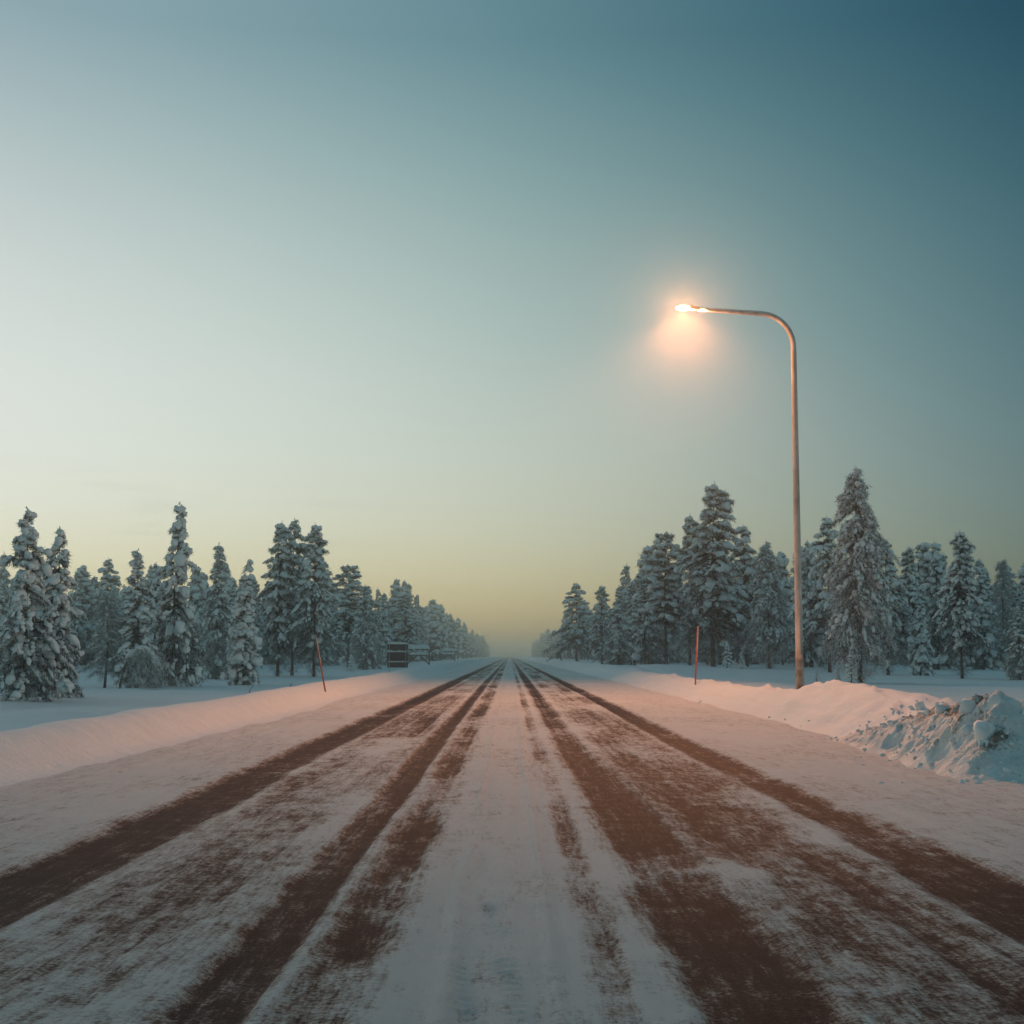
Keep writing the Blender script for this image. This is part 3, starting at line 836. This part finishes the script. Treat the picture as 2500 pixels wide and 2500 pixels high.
# the birch bent into an arch by the snow
def arched_birch():
    Y = 60.0; x0, z0 = place(226, Y); x1, _ = place(304, Y)
    wdt = x1 - x0; h = 1.62
    e = empty('arched_birch', (x0, Y, z0 - 0.02)); tag(e, 'birch bent by snow into a low frosted arch with hanging twigs', 'tree')
    t = Tree(171); rg = t.rg
    s = np.linspace(0, 1, 16)
    P = np.stack([wdt * (0.02 + 0.98 * s ** 1.15), 0.12 * np.sin(s * 4), h * np.sin(np.pi * np.clip(s * 0.93, 0, 1)) ** 0.55], 1); P[0] = (0, 0, 0)
    t.wood(P, 0.055 * (1 - 0.85 * s), 7)
    n = 4200; kk = rg.uniform(0.22, 1, n) * 14.99; i0 = kk.astype(int); fr = (kk - i0)[:, None]; Q = P[i0] * (1 - fr) + P[i0 + 1] * fr
    dn = rg.rand(n) ** 1.3; Q2 = Q + np.stack([rg.normal(0.1, 0.22, n), rg.normal(0, 0.25, n), 0.06 - dn * np.maximum(Q[:, 2] - 0.05, 0.1) * 0.95], 1)
    t.needles(Q2, np.stack([rg.normal(0.15, 0.4, n), rg.normal(0, 0.4, n), rg.normal(-0.9, 0.5, n)], 1), rg.uniform(0.08, 0.28, n), rg.uniform(0.008, 0.018, n), np.clip(rg.normal(0.66, 0.32, n), 0, 1))
    m = 110; kk = rg.uniform(0.3, 1, m) * 14.99; i0 = kk.astype(int); sz = rg.uniform(0.04, 0.085, m)
    t.blobs(P[i0] + [0, 0, 0.04] + rg.normal(0, 0.05, (m, 3)), np.stack([sz * 1.8, sz, sz * 0.7], 1), P[i0 + 1] - P[i0])
    for k in range(14):
        q = P[rg.randint(5, 15)]; L = q[2] * rg.uniform(0.4, 0.85); a = rg.normal(0, 0.25, 2)
        t.wood([q, q + [a[0] * .6, a[1] * .6, -L * .4], q + [a[0], a[1], -L]], [0.012, 0.008, 0.003], 4)
    mw, mn, ms = t.parts('arched_birch')
    link(bpy.data.objects.new('trunk', mw), e); c = link(bpy.data.objects.new('crown', mn), e); tag(link(bpy.data.objects.new('snow_load', ms), c), kind='stuff')


arched_birch()


# dead stalks poking out of the snow
def stalk(px, Y, h, lab):
    x, z = place(px, Y); e = empty('dry_stalk', (x, Y, z)); tag(e, lab, 'plant', 'dry stalks in the snow')
    V, F = [], []
    for k in range(4):
        a = random.uniform(0, 6.28); v, f = tube([(0, 0, -0.05), (0.05 * math.cos(a), 0.05 * math.sin(a), h * 0.6), (0.14 * math.cos(a), 0.14 * math.sin(a), h * random.uniform(0.8, 1))], [0.008, 0.006, 0.003], 4)
        F += [tuple(i + len(V) for i in q) for q in f]; V += v
    mesh_obj('stem', V, F, M_BARK, e)


stalk(470, 52, 0.28, 'little tuft of dry stalks poking out of the snow beyond the left stake')
stalk(548, 60, 0.25, 'thin dry stalk in the snow in front of the three pines')

# far wood closing the view: one mass
def far_wood():
    rgf = np.random.RandomState(9); Vs, Fs, Ms, Ns = [], [], [], 0
    nvs, nfs = [], []
    t = Tree(500, lo=True)
    pts = []
    for k in range(420):
        sgn = -1 if k % 2 else 1; y = rgf.uniform(230, 1150); x = sgn * (20 + rgf.uniform(0, 1) ** 1.5 * y * 0.33); pts.append((x, y))
    for k in range(420): pts.append((rgf.uniform(-420, 420), rgf.uniform(1450, 2300)))
    for k in range(170):
        sgn = -1 if k % 2 else 1; y = rgf.uniform(180, 300); pts.append((sgn * rgf.uniform(0.13, 0.40) * y, y))
    for k in range(240):
        sgn = -1 if k % 2 else 1; y = rgf.uniform(90, 300); pts.append((sgn * rgf.uniform(0.42, 1.1) * y, y))
    for x, y in pts:
        h = rgf.uniform(8, 13); r = h * rgf.uniform(0.13, 0.19); z0 = 0.3
        n = 20; f = (np.arange(n) + rgf.rand(n)) / n; a = rgf.uniform(0, 6.28, n); rr = r * (1 - f) ** 0.8 * 0.65
        C = np.stack([x + np.cos(a) * rr, y + np.sin(a) * rr, z0 + h * (0.10 + 0.88 * f)], 1)
        sz = r * (0.18 + 0.40 * (1 - f)); t.blobs(C, np.stack([sz * 1.2, sz, sz * 1.1], 1), np.stack([np.cos(a), np.sin(a), -0.6 + 0 * a], 1))
        m = 60; f = rgf.rand(m); a = rgf.uniform(0, 6.28, m); rr = r * (1 - f) ** 0.8 * rgf.uniform(0.3, 1, m)
        P = np.stack([x + np.cos(a) * rr, y + np.sin(a) * rr, z0 + h * (0.05 + 0.95 * f)], 1)
        t.needles(P, np.stack([np.cos(a), np.sin(a), -0.8 + 0 * a], 1), np.full(m, h * 0.09), np.full(m, h * 0.022), np.clip(rgf.normal(0.3, 0.15, m), 0, 1))
        Vt, Ft = tube([(x, y, z0 - 0.5), (x, y, z0 + h)], [h * 0.012, 0.02], 4, cap=False); t.wv.append(np.array(Vt)); t.wf.append(np.array(Ft) + t.wn); t.wn += len(Vt)
    V = np.concatenate([np.concatenate(t.sv), np.concatenate(t.nv)]); ns = sum(len(a) for a in t.sv)
    F = np.concatenate([np.concatenate(t.sf), np.arange(len(V) - ns).reshape(-1, 3) + ns])
    fm = np.concatenate([np.zeros(sum(len(a) for a in t.sf)), np.ones((len(V) - ns) // 3)])
    fr = np.concatenate([np.zeros(ns), np.concatenate(t.nf)])
    me = np_mesh('far_wood', V, F, [M_LOAD, M_NEEDLE], False, {'frost': fr}, fm)
    o = link(bpy.data.objects.new('far_wood', me)); tag(o, 'far snowy wood fading to grey in the haze at the end of the road', 'wood', kind='stuff')


far_wood()

# ------------------------------------------------------------------ street lamp
M_POLE = mat_plain('frosted_steel', (0.30, 0.27, 0.24), (0.58, 0.57, 0.55), 3.0, 0.7, 0.0, 0.004, 0.3, stretch=(1, 1, 0.4))
M_RUST = mat_plain('rusty_foot', (0.14, 0.09, 0.065), (0.46, 0.42, 0.38), 4, 0.9)
M_HOUSE = mat_plain('lamp_housing', (0.16, 0.14, 0.10), (0.24, 0.21, 0.15), 6, 0.5)
M_GLOW, n_, l_, p_ = new_mat('lamp_glow')           # glowing bowl
em_ = n_.new('ShaderNodeEmission'); em_.inputs[0].default_value = (1.0, 0.54, 0.16, 1); em_.inputs[1].default_value = 360
l_.new(em_.outputs[0], n_['Material Output'].inputs['Surface'])


LAMP_W = 2900


def street_lamp():
    Y = 40.8; x, _ = place(1510, Y, 0.1); z0 = 0.05
    e = empty('street_lamp', (x, Y, z0)); tag(e, 'tall bent steel street lamp, frosted and lit orange, behind the roadside bank', 'street lamp')
    Ht = height_at(592, Y) - z0; rb = 0.95; arm = 3.32
    P = [(0, 0, -0.3), (0, 0, 0.0), (0, 0, 1.2), (0, 0, 3.0), (0, 0, Ht * 0.6), (0, 0, Ht - rb - 0.6), (0, 0, Ht - rb)]
    for k in range(1, 13):
        th = k / 12 * R(86); P.append((-rb * (1 - math.cos(th)), 0, Ht - rb + rb * math.sin(th)))
    xe = P[-1][0]; ze = P[-1][2]
    L = arm - 0.62 + xe
    for k in range(1, 7): P.append((xe - L * k / 6, 0, ze + L * k / 6 * math.tan(R(4.2))))
    ln = np.cumsum([0] + [math.dist(a, b) for a, b in zip(P, P[1:])]); rad = np.interp(ln, [0, Ht - 1, ln[-1]], [0.112, 0.082, 0.050])
    V, F = tube(P[2:], rad[2:], 18); mesh_obj('pole', V, F, M_POLE, e)
    V, F = tube([(0, 0, -0.35), (0, 0, 0.2), (0, 0, 1.0), (0, 0, 1.22)], [0.120, 0.118, 0.117, 0.1115], 18); mesh_obj('foot', V, F, M_RUST, e)
    # frost lying on top of the arm and bend
    Q = [np.array(p) + np.array((0.35 * r_ * math.sin(0.4), 0, 0.62 * r_)) for p, r_ in zip(P[9:], rad[9:])]
    V, F = tube(Q, [0.6 * r_ + 0.012 * random.random() for r_ in rad[9:]], 10); mesh_obj('snow_strip', V, F, M_LOAD, e)
    tip = P[-1]; ang = R(4.2)
    # luminaire: flattened tapering housing
    bm = bmesh.new(); prof = [(0.06, 0.055, 0.045), (-0.02, 0.085, 0.075), (-0.12, 0.11, 0.085), (-0.21, 0.115, 0.085), (-0.25, 0.10, 0.075)]
    rings = []
    for dx, hy, hz in prof:
        ring = []
        for k in range(14):
            th = 2 * math.pi * k / 14; cy, cz = math.cos(th), math.sin(th)
            ring.append(bm.verts.new((tip[0] + dx * math.cos(ang), hy * math.copysign(abs(cy) ** 0.7, cy), tip[2] - dx * math.sin(ang) + hz * (cz if cz > 0 else cz * 0.55) + 0.01)))
        rings.append(ring)
    for a, b in zip(rings, rings[1:]):
        for k in range(14): bm.faces.new((a[k], a[(k + 1) % 14], b[(k + 1) % 14], b[k]))
    bm.faces.new(rings[0]); bm.faces.new(rings[-1][::-1])
    hs = bm_obj('luminaire', bm, M_HOUSE, e, True)
    # glowing bowl at the end of the housing
    bm = bmesh.new(); rings = []
    for j in range(11):
        ph = -math.pi / 2 + math.pi * j / 10; ring = []
        for k in range(16):
            th = 2 * math.pi * k / 16
            ring.append(bm.verts.new((tip[0] - 0.42 + 0.20 * math.sin(ph), 0.105 * math.cos(ph) ** 0.8 * math.cos(th), tip[2] + 0.005 + 0.42 * math.sin(ang) + 0.08 * math.cos(ph) ** 0.8 * math.sin(th))))
        rings.append(ring)
    for a, b in zip(rings, rings[1:]):
        for k in range(16): bm.faces.new((a[k], a[(k + 1) % 16], b[(k + 1) % 16], b[k]))
    bmesh.ops.remove_doubles(bm, verts=bm.verts, dist=0.002)
    bowl = bm_obj('lamp_bowl', bm, M_GLOW, hs, True)
    # road-lighting optics: a pool drawn out along the carriageway, cut off beyond the verges
    li = bpy.data.lights.new('lamp_light', 'POINT'); li.energy = LAMP_W; li.color = (1.0, 0.37, 0.16); li.shadow_soft_size = 0.04; li.use_nodes = True
    ln_, ll_ = li.node_tree.nodes, li.node_tree.links
    tco = ln_.new('ShaderNodeTexCoord'); sx = ln_.new('ShaderNodeSeparateXYZ'); ll_.new(tco.outputs['Normal'], sx.inputs[0])
    c_ = mth(ln_, ll_, 'MAXIMUM', mth(ln_, ll_, 'MULTIPLY', sx.outputs[2], -1.0), 0.02)                      # cosine from straight down
    tx = mth(ln_, ll_, 'DIVIDE', mth(ln_, ll_, 'MULTIPLY', sx.outputs[0], -1.0), c_); ty = mth(ln_, ll_, 'ABSOLUTE', mth(ln_, ll_, 'DIVIDE', sx.outputs[1], c_))

    def fall(v, a_, b_):
        mr = ln_.new('ShaderNodeMapRange'); mr.interpolation_type = 'SMOOTHSTEP'; ll_.new(v, mr.inputs[0])
        for i_, q_ in enumerate((a_, b_, 1.0, 0.0)): mr.inputs[i_ + 1].default_value = q_
        return mr.outputs[0]
    bat = mth(ln_, ll_, 'POWER', mth(ln_, ll_, 'MAXIMUM', c_, 0.33), -2.1)
    k_ = mth(ln_, ll_, 'MULTIPLY', fall(tx, 0.85, 1.25), fall(ty, 1.4, 4.2))
    k_ = mth(ln_, ll_, 'MULTIPLY', k_, fall(mth(ln_, ll_, 'MULTIPLY', tx, -1.0), 0.25, 0.75))
    I_ = mth(ln_, ll_, 'MAXIMUM', mth(ln_, ll_, 'MULTIPLY', bat, k_), 0.36)
    ll_.new(I_, ln_['Emission'].inputs['Strength'])
    lo_ = bpy.data.objects.new('lamp_light', li); link(lo_, bowl); lo_.location = (tip[0] - 0.42, 0, tip[2] - 0.13)


street_lamp()

# ------------------------------------------------------------------ snow stakes
M_ORANGE = mat_plain('orange_plastic', (0.34, 0.06, 0.04), (0.42, 0.12, 0.08), 5, 0.6)
M_RED = mat_plain('red_plastic', (0.22, 0.025, 0.016), (0.32, 0.05, 0.035), 5, 0.6)
M_FROST = mat_plain('frost_crust', (0.42, 0.34, 0.30), (0.72, 0.68, 0.66), 14, 0.9, bdist=0.01)


def stake(x, Y, base_z, length, lean, label, cols):
    e = empty('snow_stake', (x, Y, base_z)); tag(e, label, 'snow stake', 'snow stakes along the road'); e.rotation_euler = (0, lean, 0)
    V, F = tube([(0, 0, -0.25), (0, 0, length * 0.38)], [0.023, 0.023], 12); mesh_obj('shaft', V, F, cols[0], e)
    V, F = tube([(0, 0, length * 0.38), (0, 0, length * 0.52), (0, 0, length * 0.70)], [0.025, 0.026, 0.025], 12); mesh_obj('reflective_band', V, F, cols[1], e)
    V, F = tube([(0, 0, length * 0.70), (0, 0, length * 0.98), (0, 0, length)], [0.024, 0.023, 0.016], 12); mesh_obj('tip', V, F, cols[2], e)
    V, F = tube([(0.012, -0.006, length * 0.45), (0.014, -0.008, length * 0.8), (0.010, -0.005, length * 1.005)], [0.014, 0.018, 0.014], 8); mesh_obj('frost', V, F, M_FROST, e)


zl = float(bank_left_z(np.array([-5.25]), np.array([41.0]))[0]); zr = float(bank_right_z(np.array([5.95]), np.array([46.5]))[0])
stake(place(613, 41.0, zl)[0], 41.0, zl, height_at(1196, 41.0) - zl, R(-11), 'leaning orange snow stake on the smooth pink-lit bank', (M_ORANGE, M_ORANGE, M_ORANGE))
stake(place(1312, 46.5, zr)[0], 46.5, zr, height_at(1182, 46.5) - zr, R(3), 'upright red snow stake with a pale band on the rough bank before the lamp post', (M_RED, M_ORANGE, M_RED))
xf = 6.1; zf_ = float(bank_right_z(np.array([xf]), np.array([178.0]))[0])
stake(xf, 178.0, zf_, 1.7, R(1), 'distant snow stake on the bank below the pale-stemmed pine', (M_RED, M_FROST, M_FROST))

# ------------------------------------------------------------------ sign seen from behind
M_SIGNBACK = mat_plain('sign_back', (0.035, 0.037, 0.042), (0.055, 0.058, 0.064), 2.0, 0.6)
M_GALV = mat_plain('galvanised', (0.34, 0.35, 0.36), (0.5, 0.52, 0.53), 6, 0.55)
M_WOOD = mat_plain('grey_timber', (0.07, 0.055, 0.045), (0.15, 0.13, 0.11), 4, 0.85)


def lumpy_slab(name, c, s, parent, mat=M_LOAD, nseg=14):
    """a bar of snow with an uneven rounded top"""
    bm = bmesh.new(); rings = []
    for i in range(nseg + 1):
        u = i / nseg; e_ = min(1.0, 6 * u, 6 * (1 - u)) ** 0.5; hh = s[2] * (0.65 + 0.35 * random.random()) * max(e_, 0.15)
        ring = [bm.verts.new((c[0] - s[0] / 2 + s[0] * u, c[1] + s[1] / 2 * math.cos(t_) * (0.8 + 0.2 * e_), c[2] + hh * max(0, math.sin(t_)))) for t_ in [math.pi * k / 6 for k in range(7)]]
        rings.append(ring)
    for a, b in zip(rings, rings[1:]):
        for k in range(6): bm.faces.new((a[k], a[k + 1], b[k + 1], b[k]))
        bm.faces.new((a[6], a[0], b[0], b[6]))
    bm.faces.new(rings[0]); bm.faces.new(rings[-1][::-1])
    return bm_obj(name, bm, mat, parent, True)


def road_sign():
    Y = 97.0; x, z = place(750, Y, 0.2)
    e = empty('road_sign', (x, Y, z)); tag(e, 'dark back of a three-board road sign, snow on each board, beyond the bank', 'road sign')
    k = Y / FPX; yz = lambda py: height_at(py, Y) - z
    wd = 38.5 * k
    # boards from top to bottom (display rows)
    for y0, y1 in ((1215, 1226), (1230, 1246.5), (1249, 1259.5)):
        bm = bmesh.new(); bm_box(bm, (0, 0.04, (yz(y0) + yz(y1)) / 2), (wd, 0.025, yz(y0) - yz(y1))); bmesh.ops.bevel(bm, geom=bm.edges[:], offset=0.006, segments=1, affect='EDGES')
        bd = bm_obj('board', bm, M_SIGNBACK, e)
        lumpy_slab('snow_cap', (0, 0.02, yz(y0) - 0.015), (wd * 1.02, 0.14, 0.075 if y0 > 1216 else 0.17), bd)
    for sx in (-0.40, 0.40):
        V, F = tube([(sx * wd, -0.035, -0.6), (sx * wd, -0.035, yz(1213))], [0.02, 0.02], 10); mesh_obj('post', V, F, M_GALV, e)


def trestle(px, Y, wpx, ytop, ybot, zb, label):
    x, z = place(px, Y, zb)
    e = empty('snow_trestle', (x, Y, z)); tag(e, label, 'trestle', 'snowy trestles beside the road')
    k = Y / FPX; wd = wpx * k; H = height_at(ytop, Y) - z
    leg = math.hypot(wd * 0.95, H * 0.95)
    for sgn in (-1, 1):
        a = math.atan2(H * 0.95, wd * 0.95) * sgn
        bm = bmesh.new(); bm_box(bm, (0, 0.06 * sgn, H * 0.45), (leg, 0.09, 0.10), Matrix.Rotation(-a, 3, 'Y')); lg = bm_obj('cross_leg', bm, M_WOOD, e)
        bm = bmesh.new(); off = 0.09
        bm_box(bm, (-sgn * wd * 0.20 * -1 * -1, 0.06 * sgn, 0), (0.01, 0.01, 0.01)); bm.free()
        V = []
        p0 = Vector((-sgn * 0.0, 0.06 * sgn, H * 0.45 + off)); d = Vector((math.cos(a), 0, math.sin(a)))
        sgn2 = 1 if d.z > 0 else -1
        A = p0 + d * sgn2 * 0.03 * leg; B = p0 + d * sgn2 * 0.46 * leg
        v, f = tube([A, (A + B) / 2 + Vector((0, 0, 0.04)), B], [0.05, 0.085, 0.06], 8); mesh_obj('snow_cap', v, f, M_LOAD, lg)
    for fz, th in ((0.70, 0.10), (0.42, 0.08)):
        bm = bmesh.new(); bm_box(bm, (0, 0, H * fz), (wd * 0.92, 0.10, th)); bmesh.ops.bevel(bm, geom=bm.edges[:], offset=0.01, segments=1, affect='EDGES'); b = bm_obj('beam', bm, M_WOOD, e)
        lumpy_slab('snow_cap', (0, 0, H * fz + th / 2 - 0.005), (wd * (1.0 if fz > 0.6 else 0.75), 0.34, H * (0.30 if fz > 0.6 else 0.17)), b)
    V, F = tube([(wd * 0.47, 0.16, -0.3), (wd * 0.47, 0.16, H * 0.80)], [0.06, 0.05], 8); mesh_obj('post', V, F, M_BARK, e)


road_sign()
trestle(789, 148.0, 44, 1214, 1252, 0.45, 'snow-capped timber trestle with crossed legs standing past the dark sign boards')
trestle(846, 235.0, 26, 1222, 1243, 0.62, 'fainter snowy timber trestle farther along, beneath the hazy row of trees')

# ------------------------------------------------------------------ haze
def haze():
    bm = bmesh.new(); bmesh.ops.create_cube(bm, size=1, matrix=Matrix.Translation((0, 1720, 9.0)) @ Matrix.Diagonal((7040, 3640, 22.0, 1)))
    m = bpy.data.materials.new('haze_air'); m.use_nodes = True; nt = m.node_tree; nt.nodes.clear()
    out = nt.nodes.new('ShaderNodeOutputMaterial'); v = nt.nodes.new('ShaderNodeVolumePrincipled')
    v.inputs['Color'].default_value = (0.93, 0.95, 0.93, 1); v.inputs['Density'].default_value = 0.0013; v.inputs['Anisotropy'].default_value = 0.95
    nt.links.new(v.outputs[0], out.inputs['Volume'])
    o = bm_obj('haze', bm, m); tag(o, 'thin frosty haze hanging over the road and the woods', 'haze', kind='stuff')


haze()
